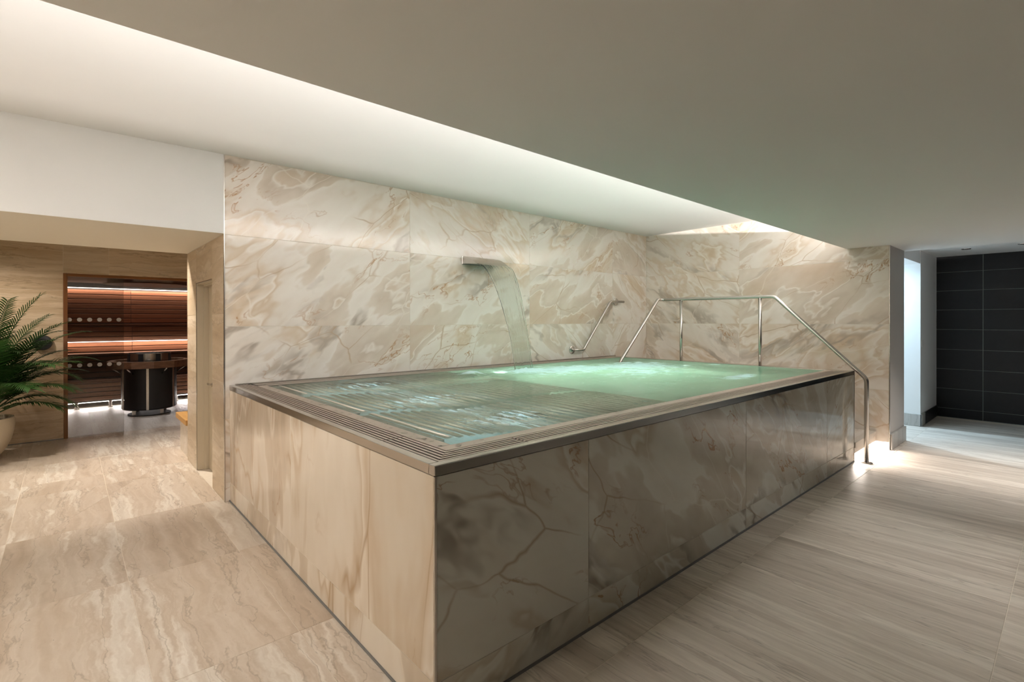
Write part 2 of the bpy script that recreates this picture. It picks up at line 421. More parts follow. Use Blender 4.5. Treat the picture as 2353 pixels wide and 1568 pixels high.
# ================================================================== setting
# floor
fl = struct(box('floor', (-4.6, 9.9, -4.6, 12.2, -.12, -.0015), MT['grout']), 'travertine tiled floor running through the spa room', 'floor')
XJ = [-.18+.6*k for k in range(-4, 17)]
YJ = [-2.59, -1.39, -.2, .97, 2.16, 3.36, 4.555, 4.985, 5.83, 7.06, 7.325]
def clip(poly, a, b, keep):
    out = []; n = (-(b[1]-a[1]), b[0]-a[0])
    s = lambda p: ((p[0]-a[0])*n[0]+(p[1]-a[1])*n[1])*keep
    for i in range(len(poly)):
        p, q = poly[i], poly[(i+1) % len(poly)]
        if s(p) >= 0: out.append(p)
        if (s(p) >= 0) != (s(q) >= 0):
            t = s(p)/(s(p)-s(q)); out.append((p[0]+(q[0]-p[0])*t, p[1]+(q[1]-p[1])*t))
    return out
def in_solid(x0, x1, y0, y1):
    cx, cy = (x0+x1)/2, (y0+y1)/2
    return (0 < cx < L and 0 < cy < W)
DA, DB = (-.316, 4.97), (-1.379, 3.067)
for i in range(len(XJ)-1):
    for j in range(len(YJ)-1):
        x0, x1, y0, y1 = XJ[i], XJ[i+1], YJ[j], YJ[j+1]
        if x0 > .05 and y0 >= -.2 or (x0 < 0 < x1 and y0 >= -.2):
            if x0 < 0:                                  # column beside the pool and the passage wall
                x1 = 0.0 if y0 < 3.3 else XE if y0 < 4.9 else x1
            else:
                if y0 >= 0 and x0 < 5.3: continue
                if y0 < 0 and x0 < 5.3: y1 = 0.0
                if y0 > 2.2 or (x0 < 7.1 and y0 > 0): continue
                if 6.37 < x0 < 7.0 and y0 < 0: y1 = YE
        if x1-x0 < .02 or y1-y0 < .02: continue
        mat = MT['floor'] if x1 < .45 and (y0 > -.3 or x1 < -.7) else MT['floor2']
        poly = [(x0+G, y0+G), (x1-G, y0+G), (x1-G, y1-G), (x0+G, y1-G)]
        pieces = [poly]
        if x0 > -1.5 and x1 < -.15 and y0 > 2.9 and y1 < 5.0:
            pieces = [q for q in (clip(poly, DA, DB, 1), clip(poly, DA, DB, -1)) if len(q) > 2]
        for q in pieces:
            if len(pieces) == 1 and len(q) == 4: box('tile', (x0+G, x1-G, y0+G, y1-G), mat, fl) if False else box('tile', (x0+G, x1-G, y0+G, y1-G, -.012, 0), mat, fl, .001)
            else:
                mx = sum(p[0] for p in q)/len(q); my = sum(p[1] for p in q)/len(q)
                q = [(mx+(a-mx)*.996, my+(b-my)*.996) for a, b in q]
                prism('tile', q, -.012, 0, mat, fl)
# vestibule tiles to the right behind the passage wall and sauna floor
for x0 in (-.18, .42, 1.02):
    for y0, y1 in ((5.05, 5.83), (5.83, 7.06), (7.06, 7.325)):
        box('tile', (x0+G if x0 > 0 else XE+.0, x0+.6-G, y0+G, y1-G, -.012, 0), MT['floor'], fl, .001) if x0 > 0 else None
for i in range(-3, 3):
    for j, (y0, y1) in enumerate(((7.325, 8.4), (8.4, 9.6), (9.6, 10.12))):
        box('tile', (-.18+.6*i+G, .42+.6*i-G, y0+G, y1-G, -.012, 0), MT['saunafloor'], fl, .001)

# waterfall wall
wb = struct(box('wall_back', (XE+.003, XR+.01, W+.0018, W+.20, 0, ZT+.1), MT['grout']), 'onyx tiled wall behind the raised pool with the water spout', 'wall')
tile_wall(wb, 'y', W, -1, [XE+.003, 1.782, 3.607, 5.428, XR], [0.003, SK, T0, T1, T2, ZT-.004], MT['onyx'], skip=lambda u0, u1, z0, z1: False)
tr = struct(boxes('trim_1', [(XE-.002, XE+.004, W-.003, W+.02, 0, ZT-.002)], MT['steel'], None), 'steel edge strip up the left end of the onyx wall', 'trim')
# right wall and the pier it ends in
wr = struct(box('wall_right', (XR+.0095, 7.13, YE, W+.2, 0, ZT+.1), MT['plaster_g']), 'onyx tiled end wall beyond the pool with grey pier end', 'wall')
boxes('backing', [(XR+.0018, XR+.0096, YE+.001, W+.01, 0, ZT)], MT['grout'], wr)
tile_wall(wr, 'x', XR, -1, [YE+.004, 1.67, W], [.003, T0, T1, T2, ZT-.004], MT['onyx'])
box('edge_trim', (XR-.003, XR+.012, YE-.003, YE+.003, 0, ZS), MT['steel'], wr)
box('skirting_tile', (6.385, 7.14, YE-.022, YE, .004, .19), MT['skirt'], wr, .002)
# dropped ceiling, cove, raised ceiling
cl = struct(boxes('ceiling', [(-4.6, 7.2, -4.6, YF, ZS, ZS+.11), (-4.6, 6.4, -1.1, -1.0, ZS+.1, ZT+.05), (-4.6, 6.363, YF-.02, YF, ZS+.1, ZS+.240)], MT['plaster_c']), 'low plaster ceiling with a hidden light cove along its edge', 'ceiling')
struct(boxes('ceiling_raised', [(-4.6, 6.5, -1.1, W+.02, ZT, ZT+.12)], MT['plaster']), 'raised white ceiling above the pool washed by cove light', 'ceiling')
struct(boxes('ceiling_side', [(7.2, 9.9, -4.6, YE+.3, 2.60, 2.7)], MT['plaster']), 'pale ceiling in front of the dark slate wall', 'ceiling')
struct(box('cove_light', (-3.1, 6.3, -.78, -.70, ZS+.112, ZS+.122), MT['led']), 'thin light strip lying in the ceiling cove', 'light strip')
# bulkhead over the passage and the passage ceiling
struct(boxes('wall_bulkhead', [(-4.6, XE-.002, W, W+.14, ZB, ZT+.05)], MT['plaster']), 'white bulkhead above the passage opening', 'wall')
struct(boxes('ceiling_passage', [(-4.6, XE+.0, W+.141, YP, ZB, ZB+.12), (-4.6, XE, W+.003, W+.141, ZB-.001, ZB+.004)], MT['cream']), 'cream painted low ceiling over the passage', 'ceiling')
struct(boxes('ceiling_vestibule', [(-4.6, 2.2, YP-.1, YS+.05, 2.78, 2.9), (-4.6, 2.2, YP-.01, YP, ZB, 2.8)], MT['cream']), 'cream ceiling of the vestibule before the sauna', 'ceiling')
# passage side wall with door recess
DY0, DY1, DZ = 3.745, 4.51, 1.965
wp = struct(boxes('wall_passage', [(XE+.002, .30, W+.02, DY0, 0, ZB), (XE+.002, .30, DY1, YP, 0, ZB), (XE+.002, .30, DY0, DY1, DZ, ZB)], MT['grout']), 'travertine tiled side wall of the passage with door recess', 'wall')
zz = [.003, .43, 1.03, 1.63, 2.23, ZB-.002]
tile_wall(wp, 'x', XE, -1, [W+.022, DY0], zz, MT['wally'])
tile_wall(wp, 'x', XE, -1, [DY1, YP-.002], zz, MT['wally'])
tile_wall(wp, 'x', XE, -1, [DY0, DY1], [DZ, 2.23, ZB-.002], MT['wally'])
box('edge_trim', (XE-.002, XE+.004, DY1-.004, DY1+.002, 0, DZ), MT['steel'], wp)
box('edge_trim', (XE-.002, XE+.004, DY0-.002, DY1+.002, DZ-.004, DZ+.001), MT['steel'], wp)
box('end_tile', (XE+.0, .30, YP-.0, YP+.009, .003, ZB), MT['wallx'], wp)
# recessed door
dr = struct(empty('door_1', (.1, 4.13, 0)), 'beige painted door set deep in the passage wall', 'door')
box('leaf', (.072, .115, DY0+.012, DY1-.008, .006, DZ-.02), MT['doorp'], dr, .003)
boxes('door_frame', [(XE+.006, .12, DY1-.012, DY1, 0, DZ), (XE+.006, .12, DY0, DY0+.012, 0, DZ), (XE+.006, .12, DY0, DY1, DZ-.012, DZ), (.028, .072, DY1-.030, DY1-.012, 0, DZ-.012), (.028, .072, DY0+.012, DY1-.012, DZ-.03, DZ-.012)], MT['doorp'], dr, .001)
vp = box('vision_panel', (.066, .0715, 4.235, 4.30, 1.06, 1.55), MT['plaster_g'], dr, .001)
vp['label'] = 'narrow grey vision panel'
hd = boxes('handle', [(.055, .072, 4.225, 4.265, .89, .945), (.030, .055, 4.235, 4.255, .91, .93), (.026, .040, 4.235, 4.34, .91, .93)], MT['steel'], dr, .003)
# sauna front wall
SX0 = -1.09; SZ = 2.21
wsn = struct(boxes('wall_sauna', [(-4.6, SX0, YS+.002, YS+.1, 0, 2.9), (SX0, 2.2, YS+.002, YS+.1, SZ, 2.9)], MT['grout']), 'travertine wall around the sauna opening', 'wall')
tile_wall(wsn, 'y', YS, -1, [-3.5, -2.29, SX0], [.012, .385, 1.182, 1.979, 2.78], MT['wallx'])
tile_wall(wsn, 'y', YS, -1, [SX0, -.615, .585, 1.8], [SZ, 2.78], MT['wallx'])
box('floor_joint', (-3.5, SX0, YS-.002, YS+.004, 0, .011), MT['sealant'], wsn)
# outer walls that close the room off (behind and beside the camera)
struct(box('wall_left', (-4.6, -4.5, -4.6, 7.4, 0, 3.1), MT['cream']), 'cream side wall of the lounge area', 'wall')
struct(box('wall_front', (-4.6, 9.9, -4.7, -4.6, 0, 3.1), MT['plaster_d']), 'grey plaster wall at the room end opposite the pool', 'wall')
struct(box('wall_alcove', (1.9, 2.0, 5.0, 7.4, 0, 2.9), MT['cream']), 'cream end wall of the vestibule alcove', 'wall')
# side room: slate wall and white return
ws = struct(box('wall_slate', (9.602, 9.8, -4.6, .1, 0, 2.62), MT['slategrout']), 'dark slate tiled wall at the far right', 'wall')
zs = [.004, .148, .466, .782, 1.098, 1.42, 1.736, 2.044, 2.344, 2.60]
for y0, y1 in ((-.667, -.075), (-1.867, -.667), (-3.067, -1.867), (-4.267, -3.067)):
    for j in range(len(zs)-1):
        box('tile', (9.6, 9.611, y0+.004, y1-.004, zs[j]+.003, zs[j+1]-.003), MT['slate'], ws, .001)
wsr = struct(boxes('wall_return', [(8.36, 9.61, -.105, .05, 0, 2.61), (8.36, 8.5, .05, 3.4, 0, 2.61)], MT['plaster']), 'white wall return beside the slate wall', 'wall')
box('skirting_tile', (8.345, 8.36, -.12, 3.3, .003, .18), MT['skirt'], wsr, .002)
box('skirting_tile', (8.345, 8.62, -.122, -.105, .003, .18), MT['skirt'], wsr, .002)
box('skirting_tile', (8.622, 9.598, -.122, -.105, .003, .18), MT['slate'], wsr, .002)
box('light_switch', (8.44, 8.54, -.112, -.105, 1.17, 1.28), MT['white'], wsr, .002)
boxes('edge_trim', [(9.592, 9.6, -.108, -.07, .18, 2.60)], MT['white'], wsr)
struct(boxes('wall_side_room', [(7.13, 8.4, 3.3, 3.4, 0, 2.61), (7.13, 8.36, -.1, 3.4, 2.406, 2.61)], MT['plaster']), 'white lintel and end wall of the side room', 'wall')

# ================================================================== raised pool
pool = tag(empty('spa_pool', (L/2, W/2, 0)), 'raised rectangular spa pool clad in onyx tiles with a steel overflow rim', 'pool')
# cladding
fx = [.010, .917, 2.737, 4.566, L-.010]
for i in range(4):
    box('cladding_tile', (fx[i]+G, fx[i+1]-G, .002, .012, SK+G, .967), MT['onyx_shaded'], pool, .001)
    box('skirting_tile', (fx[i]+G, fx[i+1]-G, .002, .012, .012, SK-G), MT['onyx_shaded'], pool, .001)
sy = [.012, 1.666, W-.012]
for i in range(2):
    box('cladding_tile', (.002, .012, sy[i]+G, sy[i+1]-G, SK+G, .967), MT['onyx_side'], pool, .001)
    box('skirting_tile', (.002, .012, sy[i]+G, sy[i+1]-G, .012, SK-G), MT['onyx_side'], pool, .001)
for y0, y1 in ((.012, 1.666), (1.666, W-.012)):
    box('cladding_tile', (L-.012, L-.002, y0+G, y1-G, .012, .967), MT['onyx_shaded'], pool, .001)
boxes('cladding_base', [(.0045, L-.012, .004, .03, 0, .967), (.0038, .03, .012, W-.002, 0, .967), (L-.03, L-.0125, .012, W-.002, 0, .967)], MT['grout_d'], pool)
boxes('sealant_joint', [(-.003, L, -.003, .012, 0, .012), (-.003, .012, 0, W-.003, 0, .012)], MT['sealant'], pool)
boxes('corner_trim', [(-.001, .010, -.001, .0105, .012, .968)], MT['steel_y'], pool, .001)
boxes('corner_trim', [(L-.010, L+.001, -.001, .0105, .012, .968)], MT['steel_y'], pool, .001)
# rim
FZ = .969
boxes('rim_flange', [(0, L, .0015, .042, FZ, h)], MT['steel_x'], pool, .0025)
box('fascia_reflection', (.002, L-.001, -.0005, .0015, FZ+.001, h-.003), MT['steel_refl'], pool)  # thin strip on the front flange carrying the painted dark reflection
boxes('rim_flange', [(0, .042, .042, W-.002, FZ, h)], MT['steel_y'], pool, .0025)
boxes('rim_flange', [(.042, L, W-.022, W-.002, FZ, h+.008)], MT['steel_x'], pool, .002)
boxes('rim_flange', [(5.36, L, .042, W-.022, FZ, h-.004)], MT['steel_y'], pool, .002)
LI, LO = .178, .25
boxes('rim_lip', [(LI, 5.36, LI, LO, .985, h-.004)], MT['grate'], pool, .003)
boxes('rim_lip', [(LI, LO, LO, 3.08, .985, h-.004)], MT['grate'], pool, .003)
boxes('rim_lip', [(LO, 5.36, 3.05, 3.11, .985, h-.004)], MT['grate'], pool, .003)
boxes('overflow_channel', [(.03, L-.03, .03, LI+.01, .93, .94), (.03, LI+.01, .03, W-.02, .93, .94), (.03, 5.40, 3.10, W-.02, .93, .94),
                           (.028, L-.03, .028, .034, .93, .985), (.028, .034, .028, W-.02, .93, .985), (LI+.004, 5.36, LI+.004, LI+.012, .93, .99), (LI+.004, LI+.012, LI+.004, 3.1, .93, .99)], MT['slot'], pool)
NB = 5; P0, P1 = .051, .172; pit = (P1-P0)/NB
for k in range(NB):
    a = P0+pit*k; b = a+pit*.54
    for x0, x1 in ((a, .535), (.545, 2.745), (2.755, 4.87), (4.88, 5.36)):
        box('grate_bar', (x0, x1, a, b, .985, h-.002), MT['grate'], pool, .001)
    for y0, y1 in ((b+.0005, .522), (.532, 2.770), (2.780, W-.03)):
        box('grate_bar', (a, b, y0, y1, .985, h-.002), MT['grate'], pool, .001)
for k in range(4):
    a = 3.125+.027*k; b = a+.017
    for x0, x1 in ((.18, 2.745), (2.755, 5.36)):
        box('grate_bar', (x0, x1, a, b, .985, h-.002), MT['grate'], pool, .001)
for a in (.540, 2.750, 4.875): box('grate_joiner', (a-.004, a+.004, P0, P1, .982, h-.006), MT['steel'], pool)
for a in (.527, 2.775): box('grate_joiner', (P0, P1, a-.004, a+.004, .982, h-.006), MT['steel'], pool)
# basin
boxes('basin', [(LI+.02, 5.40, LI+.02, 3.12, .06, .08), (LO-.01, LO, LO-.01, 3.06, .08, .992), (LO, 5.36, LO-.01, LO, .08, .992), (LO, 5.37, 3.05, 3.06, .08, .992), (5.36, 5.37, LO-.01, 3.06, .08, .999)], MT['basin'], pool)
boxes('seat_ledge', [(2.75, 5.36, 2.55, 3.05, .08, .52), (4.9, 5.36, LO, 2.55, .08, .52), (2.9, 4.9, LO, .70, .08, .52)], MT['basin'], pool, .02)
def lz(x):
    pts = [(.34, .9825), (.42, .962), (.52, .932), (.75, .85), (1.0, .735), (1.2, .70), (1.45, .76), (1.7, .78), (2.1, .72), (2.5, .66)]
    for (a, za), (b, zb) in zip(pts, pts[1:]):
        if x <= b: 
            t = (x-a)/(b-a); t = t*t*(3-2*t)*.5+t*.5; return za+(zb-za)*t
    return pts[-1][1]
for y0, y1 in ((.405, 1.245), (1.34, 2.235), (2.35, 3.03)):
    ym = (y0+y1)/2; bs = [(.42, 2.45, ym-.02, ym+.02, .08, .12)]
    bs += [(.42+k*.145, .42+(k+1)*.145+.002, ym-.02, ym+.02, .10, lz(min(.42+(k+1)*.145, 2.45))-.03) for k in range(14)]
    lg = boxes('lounger', bs, MT['basin'], pool)
    lg['label'] = 'submerged lounger of steel tubes'
    box('head_panel', (.262, .322, y0, y1, .90, .962), MT['panel'], lg, .006)
    me = tube_me([(0, y0, 0), (0, y1, 0)], .021, 10); me.materials.append(MT['tube'])
    for k in range(29):
        x = .345+k*.073
        o = link('tube', me, (x, 0, lz(x)), lg)
for x, y, r_ in ((2.9, 2.99, .09), (5.2, 2.6, .045), (5.25, 1.9, .04)):
    lathe('pool_lens', [(0, .02), (r_*.8, .02), (r_, 0)], (x, y, .52), MT['ledg'], pool, 20)

# water surface
def foam_at(x, y):
    f = 0
    for cx, cy, sx, s2, a in ((2.82, 2.42, .34, .26, 1.05), (3.35, 2.25, .75, .38, .9), (4.2, 2.0, .7, .5, .8), (2.14, 2.60, .13, .10, 1.15),
                              (4.0, .62, .32, .10, .85), (4.55, 2.42, .16, .10, .95), (4.86, 2.15, .12, .07, .9), (5.15, 1.45, .12, .08, .7), (3.75, 1.55, .7, .35, .55), (3.0, 2.75, .7, .12, .5)):
        f = max(f, a*math.exp(-((x-cx)/sx)**2-((y-cy)/s2)**2))
    for cx, cy in ((.88, .55), (.86, 1.52), (.84, 2.50)):     # blue-lit streaks between lounger tubes, light put in as bubble foam
        g = math.exp(-((x-cx-(y-cy)*.25)/.30)**2-((y-cy)/.17)**2)
        f = max(f, .95*g*(.5+.5*math.cos((x-.345)/.073*2*math.pi+math.pi))**1.4)
    return f
ZW = h-.010
x0, x1, y0, y1 = LO, 5.362, LO, 3.052; NX, NY = 420, 130
vs = []; fs = []; foam = []
for j in range(NY+1):
    for i in range(NX+1):
        x = x0+(x1-x0)*i/NX; y = y0+(y1-y0)*j/NY
        fo = foam_at(x, y); e = min(1, min(x-x0, x1-x, y-y0, y1-y)/.25)
        tur = .25+.75*min(1, fo*1.3+max(0, min(1, (x-1.6)/1.5))*.5)
        z = noise.noise((x*2.3, y*4.2, .3))*.010+noise.noise((x*6, y*9, 4.3))*.0055+noise.noise((x*14, y*19, 9.1))*.0025
        z = z*tur*e
        z += fo*e*(.008+.016*max(0, noise.noise((x*9, y*9, 2.7))))
        d2 = ((x-2.14)/.12)**2+((y-2.6)/.10)**2; z += .035*math.exp(-d2)
        d2 = ((x-2.80)/.22)**2+((y-2.47)/.14)**2; z += .035*math.exp(-d2)*(.7+.6*noise.noise((x*20, y*20, 1)))
        vs.append((x-2.8, y-1.65, z)); foam.append(fo)
for j in range(NY):
    for i in range(NX):
        a = j*(NX+1)+i; fs.append((a, a+1, a+NX+2, a+NX+1))
me = bpy.data.meshes.new('pool_water'); me.from_pydata(vs, [], fs); me.update()
for p in me.polygons: p.use_smooth = True
at = me.attributes.new('foam', 'FLOAT', 'POINT'); at.data.foreach_set('value', foam)
tag(link('pool_water', me, (2.8, 1.65, ZW), None, MT['water']), 'turquoise bubbling water filling the raised spa pool', 'water', kind='stuff')
# droplets on the rim
bm = bmesh.new()
for k in range(130):
    if k < 75: px, py = LI+.008+random.random()*.06, .25+random.random()*2.8
    else: px, py = .26+random.random()*4.6, LI+.008+random.random()*.06
    r = bmesh.ops.create_icosphere(bm, subdivisions=1, radius=1)['verts']
    a = .003+.006*random.random()
    bmesh.ops.scale(bm, vec=(a*(1+random.random()), a*(1+random.random()), a*.35), verts=r); bmesh.ops.translate(bm, vec=(px-.2, py-.2, 0), verts=r)
me = bpy.data.meshes.new('water_drops'); bm.to_mesh(me); bm.free()
for p in me.polygons: p.use_smooth = True
tag(link('water_drops', me, (.2, .2, h-.004), None, MT['stream']), 'scattered water drops on the inner steel rim of the pool', 'water drops', kind='stuff')

# water spout on the wall
sp = tag(empty('water_spout', (2.735, W, 2.24)), 'curved steel blade spout on the onyx wall pouring into the pool', 'spout')
prof = []
for k in range(13):
    t = k/12; prof.append((W-.28*t, 2.339-.107*(1-math.cos(t*math.pi/2))**1.15))
SXA, SXB = 2.49, 2.985
vs = []; fs = []
for x in (SXA, SXB):
    for y, z in prof: vs.append((x-2.735, y-W, z-2.24))
    for y, z in reversed(prof): vs.append((x-2.735, y-W, max(2.2285, min(z-.012, 2.252-.018*(W-y)/.28))-2.24))
n = len(prof)*2
fs = [tuple(range(n)), tuple(range(2*n-1, n-1, -1))]+[(i, (i+1) % n, n+(i+1) % n, n+i) for i in range(n)]
link('blade', me_from(vs, fs), (2.735, W, 2.24), sp, MT['steel_x'])
box('wall_plate', (SXA-.006, SXB+.006, W-.008, W-.0005, 2.245, 2.345), MT['steel'], sp, .002)
# falling sheet of water
vs = []; fs = []; NS = 28; NW = 24
for side in (0, 1):
    for i in range(NS+1):
        t = i/NS; drop = 1.262*t*t*.62+1.262*t*.38; tt = math.sqrt(drop/1.262) if drop > 0 else 0
        y = 2.985-.50*tt; z = 2.2345-drop
        xl = 2.505+(2.665-2.505)*min(1, t*1.25)**.8; xr = 2.972+(2.925-2.972)*min(1, t*1.25)**.8
        for j in range(NW+1):
            u = j/NW; x = xl+(xr-xl)*u
            edge = max(0, abs(u-.5)*2-.85)/.15
            th = .004+.008*edge*min(1, t*4)+.003*noise.noise((u*9, t*1.5, 3))*t
            rip = .006*noise.noise((u*7, t*1.2, 8))*min(1, t*3)
            yy = y+rip+(th if side else -th)
            vs.append((x-2.8, yy-2.7, z-1.6))
N1 = (NS+1)*(NW+1); q = lambda s, i, j: s*N1+i*(NW+1)+j
for i in range(NS):
    for j in range(NW):
        fs.append((q(0, i, j), q(0, i, j+1), q(0, i+1, j+1), q(0, i+1, j))); fs.append((q(1, i, j), q(1, i+1, j), q(1, i+1, j+1), q(1, i, j+1)))
for i in range(NS):
    fs.append((q(0, i, 0), q(0, i+1, 0), q(1, i+1, 0), q(1, i, 0))); fs.append((q(0, i, NW), q(1, i, NW), q(1, i+1, NW), q(0, i+1, NW)))
for j in range(NW):
    fs.append((q(0, 0, j), q(1, 0, j), q(1, 0, j+1), q(0, 0, j+1))); fs.append((q(0, NS, j), q(0, NS, j+1), q(1, NS, j+1), q(1, NS, j)))
tag(link('water_curtain', me_from(vs, fs, smooth=True), (2.8, 2.7, 1.6), None, MT['stream']), 'clear arching sheet of water falling from the steel spout', 'water', kind='stuff')

# grab bar on the onyx wall
gb = tag(empty('grab_bar', (5.0, W, 1.12)), 'short slanted steel grab bar fixed to the onyx wall', 'grab bar')
yb = W-.085
tube('bar', fillet([(4.456, W-.004, 1.145), (4.456, yb, 1.145), (4.62, yb, 1.145), (5.26, yb, 1.868), (5.60, yb, 1.868)], [.05, .06, .12], 6), .019, MT['steel'], gb, 14)
tube('bracket', [(5.50, yb, 1.868), (5.50, W-.004, 1.868)], .012, MT['steel'], gb, 10)
for x, z in ((4.456, 1.145), (5.50, 1.868)):
    lathe('wall_flange', [(0, .016), (.048, .016), (.058, .009), (.060, 0)], (x, W-.0005, z), MT['steel'], gb, 28, 'Y')
# stair handrail
hr = tag(empty('handrail', (5.525, -.1, 0)), 'bent steel handrail rising from the floor over the pool corner into the water', 'handrail')
path = fillet([(5.525, -.1, .01), (5.525, -.1, .925), (5.525, .86, 1.868), (5.525, 2.43, 1.876), (5.44, 2.45, 1.878), (4.54, 2.45, 1.03), (4.50, 2.45, .78)], [.10, .10, .07, .05, .10], 7)
tube('rail', path, .0225, MT['steel'], hr, 16)
tube('post', [(5.525, 1.033, .81), (5.525, 1.033, 1.866)], .021, MT['steel'], hr, 14)
tube('post', [(5.525, 2.127, .81), (5.525, 2.127, 1.872)], .021, MT['steel'], hr, 14)
lathe('floor_flange', [(0, .012), (.052, .012), (.058, .008), (.058, 0)], (5.525, -.1, 0), MT['steel'], hr, 32)
for k in range(3):
    a = k*2.09+.5; lathe('bolt', [(0, .006), (.006, .004), (.007, 0)], (5.525+.042*math.cos(a), -.1+.042*math.sin(a), .012), MT['steel'], hr, 8)

# steps up to the pool
st = tag(empty('pool_steps', (5.93, .6, 0)), 'tiled steps climbing between the pool end and the onyx end wall', 'steps')
SX = (L+.004, XR-.004)
boxes('step_core', [(SX[0], SX[1], .012, .30, .092, .15), (SX[0], SX[1], .16, .30, 0, .092)]+[(SX[0], SX[1], .30*k+.012, .30*(k+1), 0, .2*(k+1)+.01-.03) for k in range(1, 4)]+[(SX[0], SX[1], 1.2, W-.012, 0, .775)], MT['dark'], st)
for k in range(4):
    z = .2*(k+1)+.01
    box('tread', (SX[0], SX[1], .30*k-.006, .30*(k+1)-.002, z-.03 if k else .15, z), MT['steptile'], st, .002)
    box('riser', (SX[0], SX[1], .30*k, .30*k+.011, .2*k+.011 if k else .09, z-.031 if k else .149), MT['steptile'], st, .001)
box('landing', (SX[0], SX[1], 1.2, W-.012, .78, .81), MT['steptile'], st, .002)
box('light_strip', (SX[0]+.01, SX[1]-.01, .05, .07, .0875, .0915), MT['led'], st)

# ================================================================== plant, speaker, foot bath
pl = tag(empty('potted_palm', (-1.87, 6.68, 0)), 'feathery green palm in a cream egg-shaped pot beside the sauna', 'plant')
PX, PY = -1.84, 6.60
lathe('pot', [(0, .0), (.15, .0), (.20, .02), (.255, .10), (.30, .20), (.328, .32), (.335, .40), (.325, .462), (.315, .468), (.30, .462), (.30, .40), (0, .40)], (PX, PY, 0), MT['pot'], pl, 48)
lathe('soil', [(0, .43), (.15, .425), (.302, .415)], (PX, PY, 0), MT['soil'], pl, 24)
def frond(az, el, length, droop, base=(0, 0), nleaf=36, ll=.36, lift=.35, twist=0):
    """arching stem with two rows of leaflets, one mesh"""
    v = []; f = []; pts = []
    d0 = Vector((math.cos(az)*math.cos(el), math.sin(az)*math.cos(el), math.sin(el)))
    p = Vector((base[0], base[1], .40)); n = 26; d = d0.copy()
    for i in range(n+1):
        pts.append(p.copy()); p = p+d*(length/n)
        d = (d+Vector((0, 0, -droop/n*(.35+1.6*(i/n)**1.5)))).normalized()
    # keep clear of the wall behind
    lim = YS-.04-PY
    for q_ in pts:
        if q_.y > lim-.02: q_.y = lim-.02-(q_.y-lim)*.1
    rs = [.008*(1-.85*i/n)+.0012 for i in range(n+1)]
    seg = 5; nr = Vector((-math.sin(az), math.cos(az), 0))
    for i, pt in enumerate(pts):
        t = (pts[min(i+1, n)]-pts[max(i-1, 0)]).normalized(); b = t.cross(nr).normalized(); a_ = b.cross(t)
        for k in range(seg):
            an = 2*math.pi*k/seg; v.append(pt+(a_*math.cos(an)+b*math.sin(an))*rs[i])
    for i in range(n):
        for k in range(seg): f.append((i*seg+k, i*seg+(k+1) % seg, (i+1)*seg+(k+1) % seg, (i+1)*seg+k))
    for s in (-1, 1):
        for m in range(nleaf):
            u = .36+.64*(m+.5*(s > 0))/nleaf; fi = u*n; i = min(int(fi), n-1); pt = pts[i].lerp(pts[i+1], fi-i)
            t = (pts[i+1]-pts[i]).normalized(); side = (nr-t*nr.dot(t)).normalized()*s; upv = side.cross(t)*s
            if upv.z < 0: upv = -upv
            k = (u-.36)/.64; le = ll*(.55+.45*math.sin(math.pi*min(1, k*.9+.18)))*(1-.35*k)*random.uniform(.88, 1.1)
            fwd = .50+.75*k
            di = (side*1.0+t*fwd+upv*(lift+random.uniform(-.08, .08))).normalized()
            wv = di.cross(upv).normalized(); wd = .0105*(1-.3*k)
            b0 = len(v)
            for j, (q, wf) in enumerate(((0, .45), (.3, 1), (.7, .75), (1, .05))):
                c = pt+di*le*q+Vector((0, 0, -1))*le*.34*q*q
                if c.y > lim: c.y = lim-.001*random.random()
                v.append(c+wv*wd*wf); v.append(c-wv*wd*wf+upv*.0)
            for j in range(3): f.append((b0+2*j, b0+2*j+1, b0+2*j+3, b0+2*j+2))
    me = bpy.data.meshes.new('frond'); me.from_pydata([tuple(a) for a in v], [], f); me.update()
    return link('frond', me, (PX, PY, 0), pl, MT['leaf'])
R = math.radians
FR = [(0, 62, 1.35, 1.5), (-25, 68, 1.55, 1.3), (8, 50, 1.30, 1.4), (-50, 58, 1.4, 1.7), (-10, 42, 1.10, 1.9), (25, 70, 1.6, 1.2), (-75, 66, 1.45, 1.5), (-35, 47, 1.2, 1.6),
      (-110, 60, 1.3, 1.6), (-140, 65, 1.3, 1.5), (170, 60, 1.3, 1.5), (110, 78, 1.5, .9), (-60, 75, 1.65, 1.0), (-15, 76, 1.75, 1.2), (40, 60, 1.2, 1.6), (-95, 45, 1.15, 1.8), (150, 72, 1.6, 1.2),
      (-20, 54, 1.35, 1.3), (15, 57, 1.45, 1.7), (-5, 66, 1.6, 1.6), (-40, 64, 1.5, 1.5), (-30, 36, .95, 1.4), (-65, 50, 1.25, 1.6), (5, 72, 1.5, 1.9), (-12, 60, 1.2, 2.2), (-48, 70, 1.3, 2.0), (20, 48, 1.0, 1.5)]
for az, el, ln, dr_ in FR:
    frond(R(az+random.uniform(-4, 4)), R(el), ln*.92, dr_, (random.uniform(-.06, .06), random.uniform(-.06, .06)))
spk = tag(empty('wall_speaker', (-1.29, YS, 1.29)), 'round black speaker on the travertine wall behind the palm', 'speaker')
lathe('housing', [(0, .0), (.095, .0), (.098, .03), (.09, .055), (.082, .058), (.0, .058)], (-1.29, YS-.0005, 1.29), MT['blackp'], spk, 32, 'Y')
lathe('grille', [(0, .060), (.06, .0605), (.078, .058)], (-1.29, YS-.0005, 1.29), MT['black'], spk, 32, 'Y')
fb = tag(empty('foot_bath', (.25, 5.38, 0)), 'low stone foot bath with an oak frame top at the passage end', 'foot bath')
box('plinth', (-.016, .52, 5.04, 5.667, 0, .385), MT['steptile'], fb, .002)
